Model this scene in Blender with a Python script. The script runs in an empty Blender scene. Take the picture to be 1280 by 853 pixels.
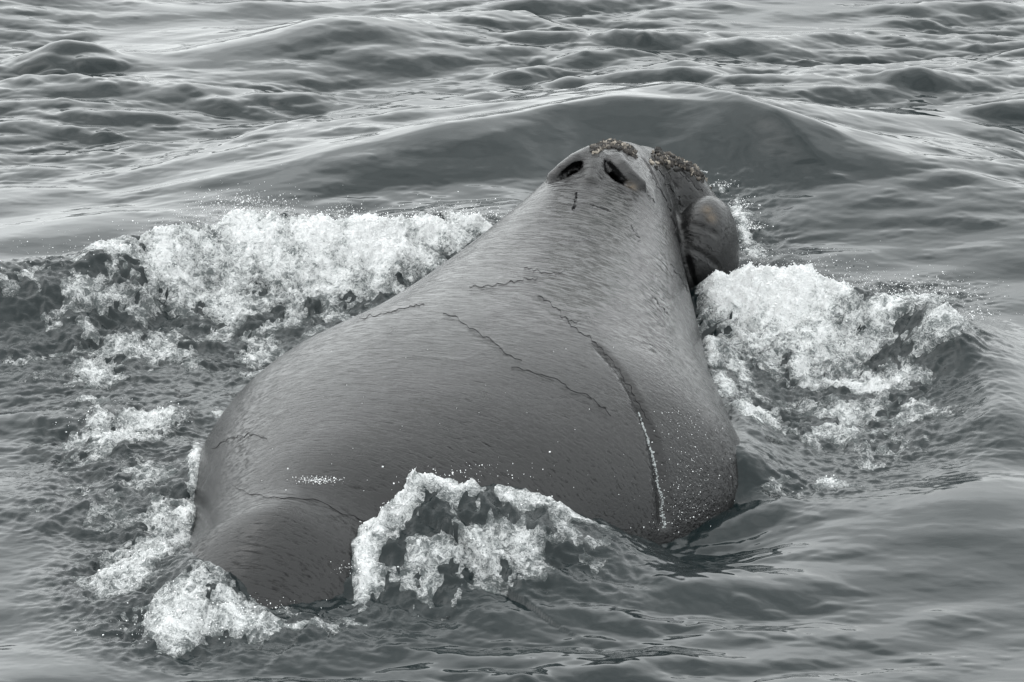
import bpy, math, time
import numpy as np

T0 = time.time()
rng = np.random.default_rng(7)
C = bpy.context.scene.collection

# ------------------------------------------------------------------ camera
F_PX, PITCH, CAM_H = 5000.0, math.radians(18.5), 8.0
cam_data = bpy.data.cameras.new('camera')
cam_data.sensor_width = 36.0
cam_data.lens = F_PX / 1280.0 * 36.0
cam_data.clip_start = 0.5
cam_data.clip_end = 20000.0
cam = bpy.data.objects.new('camera', cam_data)
cam.location = (0, 0, CAM_H)
cam.rotation_euler = (math.pi / 2 - PITCH, 0, 0)
C.objects.link(cam)
bpy.context.scene.camera = cam

# ------------------------------------------------------------------ sky, sun, exposure
SUN_EL, SUN_AZ = math.radians(60), math.radians(-62)      # azimuth from +Y towards +X
w = bpy.data.worlds.new('World')
bpy.context.scene.world = w
w.use_nodes = True
nt = w.node_tree
nt.nodes.clear()
sky = nt.nodes.new('ShaderNodeTexSky')
sky.sky_type = 'NISHITA'
sky.sun_disc = False
sky.sun_elevation = SUN_EL
sky.sun_rotation = SUN_AZ
sky.air_density = 1.0
sky.dust_density = 4.0
sky.ozone_density = 1.0
hsv = nt.nodes.new('ShaderNodeHueSaturation')             # overcast: almost no colour left in the sky
hsv.inputs['Saturation'].default_value = 0.10
tc = nt.nodes.new('ShaderNodeTexCoord')
cl = nt.nodes.new('ShaderNodeTexNoise')                   # soft structure of the cloud layer
cl.inputs['Scale'].default_value = 4.0
cl.inputs['Detail'].default_value = 4.0
ramp = nt.nodes.new('ShaderNodeMapRange')
ramp.inputs['From Min'].default_value = 0.3
ramp.inputs['From Max'].default_value = 0.7
ramp.inputs['To Min'].default_value = 0.70
ramp.inputs['To Max'].default_value = 1.30
mul = nt.nodes.new('ShaderNodeMixRGB')
mul.blend_type = 'MULTIPLY'
mul.inputs[0].default_value = 1.0
bg = nt.nodes.new('ShaderNodeBackground')
bg.inputs['Strength'].default_value = 0.15
out = nt.nodes.new('ShaderNodeOutputWorld')
nt.links.new(sky.outputs[0], hsv.inputs['Color'])
deck = nt.nodes.new('ShaderNodeMixRGB')                   # the even grey cloud deck in front of most of it
deck.inputs[0].default_value = 0.86
deck.inputs[2].default_value = (4.0, 4.22, 4.28, 1)
nt.links.new(tc.outputs['Generated'], cl.inputs['Vector'])
nt.links.new(cl.outputs['Fac'], ramp.inputs['Value'])
nt.links.new(hsv.outputs[0], deck.inputs[1])
nt.links.new(deck.outputs[0], mul.inputs[1])
nt.links.new(ramp.outputs[0], mul.inputs[2])
nt.links.new(mul.outputs[0], bg.inputs['Color'])
nt.links.new(bg.outputs[0], out.inputs['Surface'])

sun_data = bpy.data.lights.new('sun', 'SUN')
sun_data.energy = 0.5
sun_data.angle = math.radians(175)     # the whole bright half of the cloud deck
sun_data.color = (1.0, 0.98, 0.95)
sun = bpy.data.objects.new('sun', sun_data)
sun.rotation_euler = (math.pi / 2 - SUN_EL, 0, math.pi - SUN_AZ)
C.objects.link(sun)
vs = bpy.context.scene.view_settings
vs.view_transform = 'Standard'
vs.look = 'None'
vs.exposure = 1.45
vs.gamma = 1.0
bpy.context.scene.cycles.max_bounces = 6

# ------------------------------------------------------------------ helpers
ct, st = math.cos(PITCH), math.sin(PITCH)


def ray(px, py):
    a = (np.asarray(px, float) - 640) / F_PX
    b = -(np.asarray(py, float) - 426.5) / F_PX
    return np.stack([a, ct + b * st, -st + b * ct], -1)


def ground(px, py, z=0.0):
    d = ray(px, py)
    t = (np.asarray(z) - CAM_H) / d[..., 2]
    return d[..., 0] * t, d[..., 1] * t


_perm = np.random.default_rng(3).permutation(256).astype(np.int64)
_perm = np.concatenate([_perm, _perm, _perm])
_ga = np.random.default_rng(4).uniform(0, 2 * np.pi, 256)
_gx, _gy = np.cos(_ga).astype(np.float32), np.sin(_ga).astype(np.float32)


def perlin(x, y, seed=0):
    """2-D gradient noise, about -1..1."""
    x = np.asarray(x, np.float32) + np.float32(seed * 17.31 + 500)
    y = np.asarray(y, np.float32) + np.float32(seed * 9.77 + 500)
    xi, yi = np.floor(x).astype(np.int64), np.floor(y).astype(np.int64)
    xf, yf = x - xi, y - yi
    u = xf * xf * xf * (xf * (xf * 6 - 15) + 10)
    v = yf * yf * yf * (yf * (yf * 6 - 15) + 10)
    X, Y = xi & 255, yi & 255
    X1, Y1 = (X + 1) & 255, (Y + 1) & 255

    def g(a, b, fx, fy):
        h = _perm[_perm[a] + b]
        return _gx[h] * fx + _gy[h] * fy
    n00, n10 = g(X, Y, xf, yf), g(X1, Y, xf - 1, yf)
    n01, n11 = g(X, Y1, xf, yf - 1), g(X1, Y1, xf - 1, yf - 1)
    a = n00 + u * (n10 - n00)
    b = n01 + u * (n11 - n01)
    return (a + v * (b - a)) * 1.6


def fbm(x, y, octv=4, seed=0, gain=0.5):
    s, a, f = 0, 1.0, 1.0
    for o in range(octv):
        s = s + a * perlin(x * f, y * f, seed + o * 5)
        a *= gain
        f *= 2.03
    return s


def ridged(x, y, octv=3, seed=0, gain=0.55):
    s, a, f, tot = 0, 1.0, 1.0, 0
    for o in range(octv):
        s = s + a * (1 - np.abs(perlin(x * f, y * f, seed + o * 5)) * 1.6)
        tot += a
        a *= gain
        f *= 2.07
    return s / tot


def smooth(a, b, x):
    t = np.clip((x - a) / (b - a), 0, 1)
    return t * t * (3 - 2 * t)


def mesh_from(name, verts, faces, attrs=None, smooth_shade=True):
    me = bpy.data.meshes.new(name)
    n, m, k = len(verts), len(faces), faces.shape[1]
    me.vertices.add(n)
    me.vertices.foreach_set('co', np.ascontiguousarray(verts, np.float32).ravel())
    me.loops.add(m * k)
    me.loops.foreach_set('vertex_index', np.ascontiguousarray(faces, np.int32).ravel())
    me.polygons.add(m)
    me.polygons.foreach_set('loop_start', np.arange(0, m * k, k, dtype=np.int32))
    me.polygons.foreach_set('use_smooth', np.full(m, smooth_shade, bool))
    for nm, arr in (attrs or {}).items():
        at = me.attributes.new(nm, 'FLOAT', 'POINT')
        at.data.foreach_set('value', np.ascontiguousarray(arr, np.float32).ravel())
    me.update(calc_edges=True)
    me.validate()
    return me


def link(name, me, mat, parent=None, **props):
    o = bpy.data.objects.new(name, me)
    me.materials.append(mat)
    C.objects.link(o)
    if parent:
        o.parent = parent
    for k, v in props.items():
        o[k] = v
    return o


def material(name):
    m = bpy.data.materials.new(name)
    m.use_nodes = True
    return m, m.node_tree, m.node_tree.nodes['Principled BSDF']


def icosphere(sub=0):
    t = (1 + 5 ** 0.5) / 2
    v = [(-1, t, 0), (1, t, 0), (-1, -t, 0), (1, -t, 0), (0, -1, t), (0, 1, t), (0, -1, -t), (0, 1, -t), (t, 0, -1), (t, 0, 1), (-t, 0, -1), (-t, 0, 1)]
    f = [(0, 11, 5), (0, 5, 1), (0, 1, 7), (0, 7, 10), (0, 10, 11), (1, 5, 9), (5, 11, 4), (11, 10, 2), (10, 7, 6), (7, 1, 8),
         (3, 9, 4), (3, 4, 2), (3, 2, 6), (3, 6, 8), (3, 8, 9), (4, 9, 5), (2, 4, 11), (6, 2, 10), (8, 6, 7), (9, 8, 1)]
    v = [np.array(p, float) / np.linalg.norm(p) for p in v]
    for _ in range(sub):
        mid, nf = {}, []

        def m_(a, b):
            k = (min(a, b), max(a, b))
            if k not in mid:
                p = v[a] + v[b]
                v.append(p / np.linalg.norm(p))
                mid[k] = len(v) - 1
            return mid[k]
        for a, b, c in f:
            ab, bc, ca = m_(a, b), m_(b, c), m_(c, a)
            nf += [(a, ab, ca), (b, bc, ab), (c, ca, bc), (ab, bc, ca)]
        f = nf
    return np.array(v), np.array(f)


def beads(pos, rad, sub=0, lump=0.25, flat=None):
    """Many small lumpy balls as one mesh: (verts, faces)."""
    bv, bf = icosphere(sub)
    n = len(pos)
    sc = np.asarray(rad)[:, None, None] * (1 + lump * rng.uniform(-1, 1, (n, len(bv), 1)))
    st_ = np.ones((n, 1, 3)) + rng.uniform(-0.3, 0.5, (n, 1, 3))
    v = bv[None] * sc * st_
    if flat is not None:
        v[..., 2] *= flat
    v = v + np.asarray(pos)[:, None, :]
    f = bf[None] + (np.arange(n) * len(bv))[:, None, None]
    return v.reshape(-1, 3), f.reshape(-1, 3)


# ------------------------------------------------------------------ materials
def N(t, kind, **inp):
    n = t.nodes.new(kind)
    for k, v in inp.items():
        n.inputs[k.replace('_', ' ')].default_value = v
    return n


# water
M_water, t, p = material('sea_water')
p.inputs['Base Color'].default_value = (0.0018, 0.0068, 0.0078, 1)
p.inputs['Roughness'].default_value = 0.02
p.inputs['IOR'].default_value = 1.342
geo = t.nodes.new('ShaderNodeNewGeometry')
at = t.nodes.new('ShaderNodeAttribute'); at.attribute_name = 'aeration'
fo = t.nodes.new('ShaderNodeAttribute'); fo.attribute_name = 'churn'
n1 = N(t, 'ShaderNodeTexNoise', Scale=13.0, Detail=3.5, Roughness=0.55, Distortion=0.5)
n2 = N(t, 'ShaderNodeTexNoise', Scale=60.0, Detail=4.0, Roughness=0.65)
rm = N(t, 'ShaderNodeMapping'); rm.inputs['Scale'].default_value = (0.45, 1.0, 0.6); rm.inputs['Rotation'].default_value = (0, 0, 0.2)
t.links.new(geo.outputs['Position'], rm.inputs['Vector'])
t.links.new(rm.outputs[0], n1.inputs['Vector'])
t.links.new(geo.outputs['Position'], n2.inputs['Vector'])
mf = N(t, 'ShaderNodeMath'); mf.operation = 'ADD'; mf.inputs[1].default_value = 0.0
t.links.new(fo.outputs['Fac'], mf.inputs[0])
mm = N(t, 'ShaderNodeMath'); mm.operation = 'MULTIPLY'
t.links.new(n2.outputs['Fac'], mm.inputs[0]); t.links.new(mf.outputs[0], mm.inputs[1])
ad = N(t, 'ShaderNodeMath'); ad.operation = 'MULTIPLY_ADD'; ad.inputs[1].default_value = 0.16
t.links.new(n1.outputs['Fac'], ad.inputs[0]); t.links.new(mm.outputs[0], ad.inputs[2])
bp = N(t, 'ShaderNodeBump', Strength=0.5, Distance=0.012)
t.links.new(ad.outputs[0], bp.inputs['Height'])
t.links.new(bp.outputs[0], p.inputs['Normal'])
mx = N(t, 'ShaderNodeMixRGB'); mx.inputs[1].default_value = (0.0018, 0.0068, 0.0078, 1); mx.inputs[2].default_value = (0.42, 0.47, 0.47, 1)
t.links.new(at.outputs['Fac'], mx.inputs[0]); t.links.new(mx.outputs[0], p.inputs['Base Color'])
mr = N(t, 'ShaderNodeMath'); mr.operation = 'MULTIPLY_ADD'; mr.inputs[1].default_value = 0.35; mr.inputs[2].default_value = 0.02
t.links.new(at.outputs['Fac'], mr.inputs[0]); t.links.new(mr.outputs[0], p.inputs['Roughness'])

# frothy water: white foam in lace and clumps over the same dark water, more of it where the foam lies thick
M_foam, t, p = material('frothy_water')
th = t.nodes.new('ShaderNodeAttribute'); th.attribute_name = 'thickness'
geo = t.nodes.new('ShaderNodeNewGeometry')
wp_ = N(t, 'ShaderNodeTexNoise', Scale=9.0, Detail=3.0, Roughness=0.6)
t.links.new(geo.outputs['Position'], wp_.inputs['Vector'])
va = t.nodes.new('ShaderNodeVectorMath'); va.operation = 'MULTIPLY_ADD'; va.inputs[1].default_value = (0.16, 0.16, 0.16)
t.links.new(wp_.outputs['Color'], va.inputs[0]); t.links.new(geo.outputs['Position'], va.inputs[2])
vs_ = t.nodes.new('ShaderNodeVectorMath'); vs_.operation = 'MULTIPLY'; vs_.inputs[1].default_value = (1.0, 0.62, 1.6)
t.links.new(va.outputs[0], vs_.inputs[0])
vo = N(t, 'ShaderNodeTexVoronoi', Scale=20.0); vo.feature = 'DISTANCE_TO_EDGE'
vo2 = N(t, 'ShaderNodeTexVoronoi', Scale=55.0); vo2.feature = 'DISTANCE_TO_EDGE'
fb = N(t, 'ShaderNodeTexNoise', Scale=13.0, Detail=9.0, Roughness=0.70)
fg = N(t, 'ShaderNodeTexNoise', Scale=90.0, Detail=4.0, Roughness=0.75)
for n_ in (vo, vo2, fb, fg):
    t.links.new(vs_.outputs[0], n_.inputs['Vector'])


def madd(a_, k_, c_):
    n_ = N(t, 'ShaderNodeMath'); n_.operation = 'MULTIPLY_ADD'; n_.inputs[1].default_value = k_
    t.links.new(a_, n_.inputs[0])
    if isinstance(c_, (int, float)):
        n_.inputs[2].default_value = c_
    else:
        t.links.new(c_, n_.inputs[2])
    return n_.outputs[0]


cov = madd(th.outputs['Fac'], 1.65, -1.66)
cov = madd(vo.outputs['Distance'], -0.9, cov)
cov = madd(vo2.outputs['Distance'], -1.0, cov)
cov = madd(fb.outputs['Fac'], 2.75, cov)
cov = madd(fg.outputs['Fac'], 0.85, cov)            # about th*1.55 + noise around 0.3..
mask = N(t, 'ShaderNodeMapRange', From_Min=0.24, From_Max=1.42); mask.interpolation_type = 'SMOOTHSTEP'
t.links.new(cov, mask.inputs['Value'])
milk = N(t, 'ShaderNodeMapRange', From_Min=0.18, From_Max=0.9, To_Max=0.75)
t.links.new(th.outputs['Fac'], milk.inputs['Value'])
wc = N(t, 'ShaderNodeMixRGB'); wc.inputs[1].default_value = (0.0018, 0.0068, 0.0078, 1); wc.inputs[2].default_value = (0.40, 0.44, 0.44, 1)
t.links.new(milk.outputs[0], wc.inputs[0])
fc = N(t, 'ShaderNodeMixRGB'); fc.inputs[2].default_value = (0.88, 0.89, 0.89, 1)
t.links.new(mask.outputs[0], fc.inputs[0]); t.links.new(wc.outputs[0], fc.inputs[1]); t.links.new(fc.outputs[0], p.inputs['Base Color'])
rg = N(t, 'ShaderNodeMapRange', To_Min=0.08, To_Max=0.6)
t.links.new(mask.outputs[0], rg.inputs['Value']); t.links.new(rg.outputs[0], p.inputs['Roughness'])
p.inputs['IOR'].default_value = 1.342
b1 = N(t, 'ShaderNodeBump', Strength=0.7, Distance=0.04)
t.links.new(cov, b1.inputs['Height']); t.links.new(b1.outputs[0], p.inputs['Normal'])

# droplets
M_drop, t, p = material('spray_droplets')
p.inputs['Base Color'].default_value = (0.88, 0.89, 0.89, 1)
p.inputs['Roughness'].default_value = 0.25

# wet whale skin
M_skin, t, p = material('wet_whale_skin')
tcn = t.nodes.new('ShaderNodeTexCoord')
mp = N(t, 'ShaderNodeMapping'); mp.inputs['Scale'].default_value = (4.0, 17.0, 12.0)
t.links.new(tcn.outputs['Object'], mp.inputs['Vector'])
nw = N(t, 'ShaderNodeTexNoise', Scale=1.2, Detail=5.0, Roughness=0.62, Distortion=1.2)
t.links.new(mp.outputs[0], nw.inputs['Vector'])
nf = N(t, 'ShaderNodeTexNoise', Scale=70.0, Detail=4.0, Roughness=0.7)
t.links.new(tcn.outputs['Object'], nf.inputs['Vector'])
nb = N(t, 'ShaderNodeTexNoise', Scale=3.0, Detail=8.0, Roughness=0.66, Distortion=0.8)
t.links.new(tcn.outputs['Object'], nb.inputs['Vector'])
ad = N(t, 'ShaderNodeMath'); ad.operation = 'MULTIPLY_ADD'; ad.inputs[1].default_value = 0.10
hw_ = N(t, 'ShaderNodeMath'); hw_.operation = 'MULTIPLY_ADD'; hw_.inputs[1].default_value = 0.3
t.links.new(nw.outputs['Fac'], hw_.inputs[0])
hb_ = N(t, 'ShaderNodeMath'); hb_.operation = 'MULTIPLY'; hb_.inputs[1].default_value = 1.6
t.links.new(nb.outputs['Fac'], hb_.inputs[0]); t.links.new(hb_.outputs[0], hw_.inputs[2])
t.links.new(nf.outputs['Fac'], ad.inputs[0]); t.links.new(hw_.outputs[0], ad.inputs[2])
mp2 = N(t, 'ShaderNodeMapping'); mp2.inputs['Scale'].default_value = (9.0, 66.0, 36.0); mp2.inputs['Rotation'].default_value = (0.0, 0.0, 0.12)
t.links.new(tcn.outputs['Object'], mp2.inputs['Vector'])
nd = N(t, 'ShaderNodeTexNoise', Scale=1.0, Detail=5.0, Roughness=0.65, Distortion=0.4)
t.links.new(mp2.outputs[0], nd.inputs['Vector'])
dash = N(t, 'ShaderNodeMapRange', From_Min=0.50, From_Max=0.72, To_Min=0.0, To_Max=-0.6)
t.links.new(nd.outputs['Fac'], dash.inputs['Value'])
a0 = N(t, 'ShaderNodeMath'); a0.operation = 'ADD'
t.links.new(ad.outputs[0], a0.inputs[0]); t.links.new(dash.outputs[0], a0.inputs[1])
ad = a0
bp = N(t, 'ShaderNodeBump', Strength=0.32, Distance=0.022)
t.links.new(ad.outputs[0], bp.inputs['Height']); t.links.new(bp.outputs[0], p.inputs['Normal'])
cr = t.nodes.new('ShaderNodeValToRGB')
cr.color_ramp.elements[0].position = 0.3; cr.color_ramp.elements[0].color = (0.002, 0.002, 0.0022, 1)
cr.color_ramp.elements[1].position = 0.75; cr.color_ramp.elements[1].color = (0.006, 0.006, 0.0063, 1)
t.links.new(nb.outputs['Fac'], cr.inputs['Fac'])
ta = t.nodes.new('ShaderNodeAttribute'); ta.attribute_name = 'tan'
tm = N(t, 'ShaderNodeMixRGB'); tm.inputs[2].default_value = (0.13, 0.095, 0.06, 1)
tq = N(t, 'ShaderNodeMath'); tq.operation = 'MULTIPLY'
t.links.new(ta.outputs['Fac'], tq.inputs[0]); t.links.new(nf.outputs['Fac'], tq.inputs[1]); t.links.new(tq.outputs[0], tm.inputs[0])
t.links.new(cr.outputs[0], tm.inputs[1]); t.links.new(tm.outputs[0], p.inputs['Base Color'])
ba = t.nodes.new('ShaderNodeAttribute'); ba.attribute_name = 'bead'
nv = N(t, 'ShaderNodeTexNoise', Scale=60.0, Detail=2.0, Roughness=0.5)
t.links.new(tcn.outputs['Object'], nv.inputs['Vector'])
bm_ = N(t, 'ShaderNodeMath'); bm_.operation = 'MULTIPLY'
t.links.new(ba.outputs['Fac'], bm_.inputs[0]); t.links.new(nv.outputs['Fac'], bm_.inputs[1])
bs = N(t, 'ShaderNodeMath'); bs.operation = 'MULTIPLY_ADD'; bs.inputs[1].default_value = 1.6
t.links.new(bm_.outputs[0], bs.inputs[0]); t.links.new(ad.outputs[0], bs.inputs[2])
t.links.new(bs.outputs[0], bp.inputs['Height'])
rr = N(t, 'ShaderNodeMapRange'); rr.inputs['To Min'].default_value = 0.08; rr.inputs['To Max'].default_value = 0.30
rr.inputs['From Min'].default_value = 0.3; rr.inputs['From Max'].default_value = 0.7
t.links.new(nb.outputs['Fac'], rr.inputs['Value']); t.links.new(rr.outputs[0], p.inputs['Roughness'])
p.inputs['IOR'].default_value = 1.47                     # a film of water lies on the skin
sl_ = N(t, 'ShaderNodeMapRange', From_Min=0.50, From_Max=0.70, To_Min=0.5, To_Max=0.18)
t.links.new(nd.outputs['Fac'], sl_.inputs['Value']); t.links.new(sl_.outputs[0], p.inputs['Specular IOR Level'])

# ------------------------------------------------------------------ whale body (signed distance, whale frame: u right, s forward, z up)
O = np.array([-1.26, 19.4])
Dh = np.array([0.286, 0.958]); Dh /= np.hypot(*Dh)
Rh = np.array([Dh[1], -Dh[0]])


def to_whale(x, y, z):
    dx, dy = x - O[0], y - O[1]
    return dx * Dh[0] + dy * Dh[1], dx * Rh[0] + dy * Rh[1], z


#        s     cu    left   right  zt     v
ST = np.array([
    (-1.2, -0.28, 0.30, 0.30, -0.62, 0.45),
    (-0.6, -0.24, 0.42, 0.44, -0.26, 0.5),
    (-0.2, -0.20, 0.50, 0.54, -0.12, 0.55),
    (0.1, -0.18, 0.56, 0.62, 0.19, 0.62),
    (0.4, -0.14, 0.66, 0.72, 0.39, 0.7),
    (0.7, -0.08, 0.78, 0.86, 0.45, 0.8),
    (1.0, 0.00, 0.90, 1.04, 0.56, 0.9),
    (1.5, 0.10, 1.18, 1.34, 0.68, 1.1),
    (2.0, 0.18, 1.44, 1.60, 0.76, 1.2),
    (2.6, 0.22, 1.48, 1.80, 0.82, 1.2),
    (3.2, 0.22, 1.17, 1.58, 0.84, 1.2),
    (4.0, 0.22, 0.92, 1.22, 0.87, 1.2),
    (4.6, 0.23, 0.76, 0.98, 0.92, 1.2),
    (5.0, 0.25, 0.64, 0.80, 0.98, 1.2),
    (5.3, 0.28, 0.55, 0.64, 1.05, 1.2),
    (5.6, 0.29, 0.48, 0.52, 1.06, 1.2),
    (6.0, 0.28, 0.42, 0.42, 0.98, 1.1),
    (6.6, 0.27, 0.34, 0.34, 0.70, 0.9),
    (7.2, 0.26, 0.28, 0.28, 0.25, 0.6),
    (8.0, 0.26, 0.24, 0.24, -0.35, 0.5)])


def table(s, col):
    """Smooth interpolation of a station column (Catmull-Rom)."""
    xs, ys = ST[:, 0], ST[:, col]
    m = np.gradient(ys, xs)
    s = np.clip(s, xs[0], xs[-1])
    i = np.clip(np.searchsorted(xs, s) - 1, 0, len(xs) - 2)
    h = xs[i + 1] - xs[i]
    q = (s - xs[i]) / h
    return ((2 * q**3 - 3 * q**2 + 1) * ys[i] + (q**3 - 2 * q**2 + q) * h * m[i] + (-2 * q**3 + 3 * q**2) * ys[i + 1] + (q**3 - q**2) * h * m[i + 1])


_sl = np.linspace(-1.2, 8, 2400)
_tab = [table(_sl, c) for c in range(1, 6)]


def smin(a, b, k):
    h = np.clip(0.5 + 0.5 * (b - a) / k, 0, 1)
    return b + (a - b) * h - k * h * (1 - h)


def smax(a, b, k):
    return -smin(-a, -b, k)


def ellip(s, u, z, c, r, yaw=0.0, tilt=0.0):
    ds, du, dz = s - c[0], u - c[1], z - c[2]
    if yaw:
        cy, sy = math.cos(yaw), math.sin(yaw)
        ds, du = ds * cy + du * sy, -ds * sy + du * cy
    if tilt:
        cy, sy = math.cos(tilt), math.sin(tilt)
        du, dz = du * cy + dz * sy, -du * sy + dz * cy
    k = np.sqrt((ds / r[0])**2 + (du / r[1])**2 + (dz / r[2])**2)
    return (k - 1) * min(r)


def chain(s, u, z, pts, rads):
    """Distance to a polyline with a radius per point."""
    best = None
    for (a, b, ra, rb) in zip(pts[:-1], pts[1:], rads[:-1], rads[1:]):
        a, b = np.asarray(a), np.asarray(b)
        ab = b - a
        q = np.clip(((s - a[0]) * ab[0] + (u - a[1]) * ab[1] + (z - a[2]) * ab[2]) / (ab @ ab), 0, 1)
        d = np.sqrt((s - a[0] - q * ab[0])**2 + (u - a[1] - q * ab[1])**2 + (z - a[2] - q * ab[2])**2) - (ra + q * (rb - ra))
        best = d if best is None else np.minimum(best, d)
    return best


GROOVES = []      # (points, radii) cut into the body, filled below
RIDGES = []       # (points, radii, blend) raised on it


def trunk(s, u, z):
    cu, hl, hr, zt, v = (np.interp(s, _sl, tb).astype(np.float32) for tb in _tab)
    zc = zt - v
    hw = np.where(u < cu, hl, hr)
    du, dz = np.abs(u - cu) / hw, np.abs(z - zc) / v
    pw = 1.72 + 0.53 * smooth(0.5, 1.8, s)
    k = (du**pw + dz**pw + 1e-9)**(1 / pw)
    return (k - 1) * np.minimum(hw, v)


def body(s, u, z, cuts=True):
    d = trunk(s, u, z)
    # arched lower jaw side (upper lip line) and the rounded lobe behind it
    d = smin(d, chain(s, u, z, [(6.40, 0.30, 0.60), (6.45, 0.50, 0.52), (6.45, 0.66, 0.28), (6.3, 0.78, -0.3)], [0.20, 0.23, 0.24, 0.22]), 0.10)
    d = smin(d, ellip(s, u, z, (6.04, 0.79, 0.12), (0.38, 0.245, 0.52), 0.0, -0.12), 0.05)
    if cuts:
        for pts, rads, k in RIDGES:
            d = smin(d, chain(s, u, z, pts, rads), k)
        for pts, rads, k in GROOVES:
            d = smax(d, -chain(s, u, z, pts, rads), k)
    return d


def body_hit(px, py, lift=0.0, cuts=False):
    """Where the line of sight through photograph pixels meets the body (whale frame)."""
    d = ray(px, py).reshape(-1, 3)
    o = np.array([0, 0, CAM_H])
    tt = np.full(len(d), 17.0)
    for _ in range(90):
        P = o + d * tt[:, None]
        s, u, z = to_whale(P[:, 0], P[:, 1], P[:, 2])
        q = body(s, u, z, cuts)
        tt += np.clip(q * 0.7, -0.2, 0.3)
    P = o + d * tt[:, None]
    s, u, z = to_whale(P[:, 0], P[:, 1], P[:, 2])
    return np.stack([s, u, z], -1), np.abs(body(s, u, z, cuts)) < 0.02


def body_normal(P, cuts=False):
    e = 0.01
    g = np.stack([body(P[:, 0] + e * a, P[:, 1] + e * b, P[:, 2] + e * c, cuts) - body(P[:, 0] - e * a, P[:, 1] - e * b, P[:, 2] - e * c, cuts)
                  for a, b, c in ((1, 0, 0), (0, 1, 0), (0, 0, 1))], -1)
    return g / (np.linalg.norm(g, axis=1, keepdims=True) + 1e-9)


# blowholes: two curved slits with raised rims, and a low ridge between them
def px_path(pts, n=None, cuts=False):
    a = np.array(pts, float)
    if n:
        q = np.linspace(0, len(a) - 1, n)
        a = np.stack([np.interp(q, np.arange(len(a)), a[:, c]) for c in (0, 1)], -1)
    return body_hit(a[:, 0], a[:, 1], cuts=cuts)[0]


BL = px_path([(688, 229), (702, 222), (718, 212), (734, 201)])
BR = px_path([(757, 205), (763, 215), (773, 225), (786, 233)])
RIDGES.append((BL + np.array([0.10, -0.01, 0.015]), [0.03, 0.055, 0.065, 0.05], 0.05))
RIDGES.append((BR + np.array([0.09, 0.05, 0.0]), [0.05, 0.06, 0.05, 0.03], 0.05))
RIDGES.append((px_path([(746, 196), (742, 208), (738, 224)]) - np.array([0, 0, 0.02]), [0.055, 0.05, 0.04], 0.06))
for Pb, rr_ in ((BL, [0.012, 0.030, 0.036, 0.016]), (BR, [0.016, 0.036, 0.034, 0.014])):
    GROOVES.append((Pb - np.array([-0.015, 0, 0.00]), rr_, 0.012))
    GROOVES.append((Pb + np.array([0.05, 0, -0.07]), [q * 1.2 for q in rr_], 0.01))
# the long fold down the right flank and the line between head and jaw
FOLD = px_path([(745, 432), (775, 465), (800, 512), (812, 540), (822, 580), (828, 620), (830, 650)])
GROOVES.append((FOLD, [0.004, 0.006, 0.010, 0.016, 0.024, 0.03, 0.03], 0.05))
# right of the fold the flank falls back into a shallow hollow
_n = body_normal(FOLD[1:])
GROOVES.append((FOLD[1:] + _n * 0.15 + np.array([0.0, 0.17, 0.0]), [0.10, 0.16, 0.20, 0.235, 0.25, 0.26], 0.05))
for pts, r_ in (([(866, 282), (880, 285), (896, 294)], .010), ([(865, 313), (880, 319), (897, 333)], .012), 
                ([(832, 206), (848, 232), (857, 262)], .012), ([(848, 206), (866, 226), (876, 240)], .010), ([(822, 212), (838, 245), (850, 285)], .010)):
    GROOVES.append((px_path(pts), [0.002, r_ * 0.7, 0.003], 0.03))
JAW = px_path([(806, 200), (826, 235), (846, 285), (858, 330), (868, 360)])
GROOVES.append((JAW, [0.01, 0.018, 0.022, 0.02, 0.012], 0.03))

def surface_nets(f, org, h):
    nx, ny, nz = f.shape
    neg = f < 0
    corners = [(i, j, k) for i in (0, 1) for j in (0, 1) for k in (0, 1)]
    cnt = sum(neg[i:nx - 1 + i, j:ny - 1 + j, k:nz - 1 + k].astype(np.int8) for i, j, k in corners)
    act = np.argwhere((cnt > 0) & (cnt < 8))
    idx = np.full((nx - 1, ny - 1, nz - 1), -1, np.int32)
    idx[act[:, 0], act[:, 1], act[:, 2]] = np.arange(len(act))
    val = {c: f[act[:, 0] + c[0], act[:, 1] + c[1], act[:, 2] + c[2]] for c in corners}
    acc, num = np.zeros((len(act), 3)), np.zeros(len(act))
    for a in corners:
        for ax in range(3):
            if a[ax] == 0:
                b = list(a); b[ax] = 1; b = tuple(b)
                va, vb = val[a], val[b]
                m = (va < 0) != (vb < 0)
                q = np.where(m, va / np.where(va == vb, 1, va - vb), 0)
                pt = np.tile(np.array(a, float), (len(act), 1)); pt[:, ax] += q
                acc += pt * m[:, None]; num += m
    v = (act + acc / num[:, None]) * h + org
    faces = []
    for ax in range(3):
        b, c = (ax + 1) % 3, (ax + 2) % 3
        sl0, sl1 = [slice(None)] * 3, [slice(None)] * 3
        sl0[ax], sl1[ax] = slice(0, -1), slice(1, None)
        ch = neg[tuple(sl0)] != neg[tuple(sl1)]
        e = np.argwhere(ch)
        lim = np.array(f.shape) - 1
        ok = (e[:, b] > 0) & (e[:, c] > 0) & (e[:, b] < lim[b]) & (e[:, c] < lim[c])
        e = e[ok]
        eb, ec = np.zeros(3, int), np.zeros(3, int)
        eb[b], ec[c] = 1, 1
        q = [e - eb - ec, e - ec, e, e - eb]
        q = np.stack([idx[x[:, 0], x[:, 1], x[:, 2]] for x in q], -1)
        flip = ~neg[e[:, 0], e[:, 1], e[:, 2]]
        q[flip] = q[flip][:, ::-1]
        faces.append(q)
    return v, np.concatenate(faces)


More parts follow.
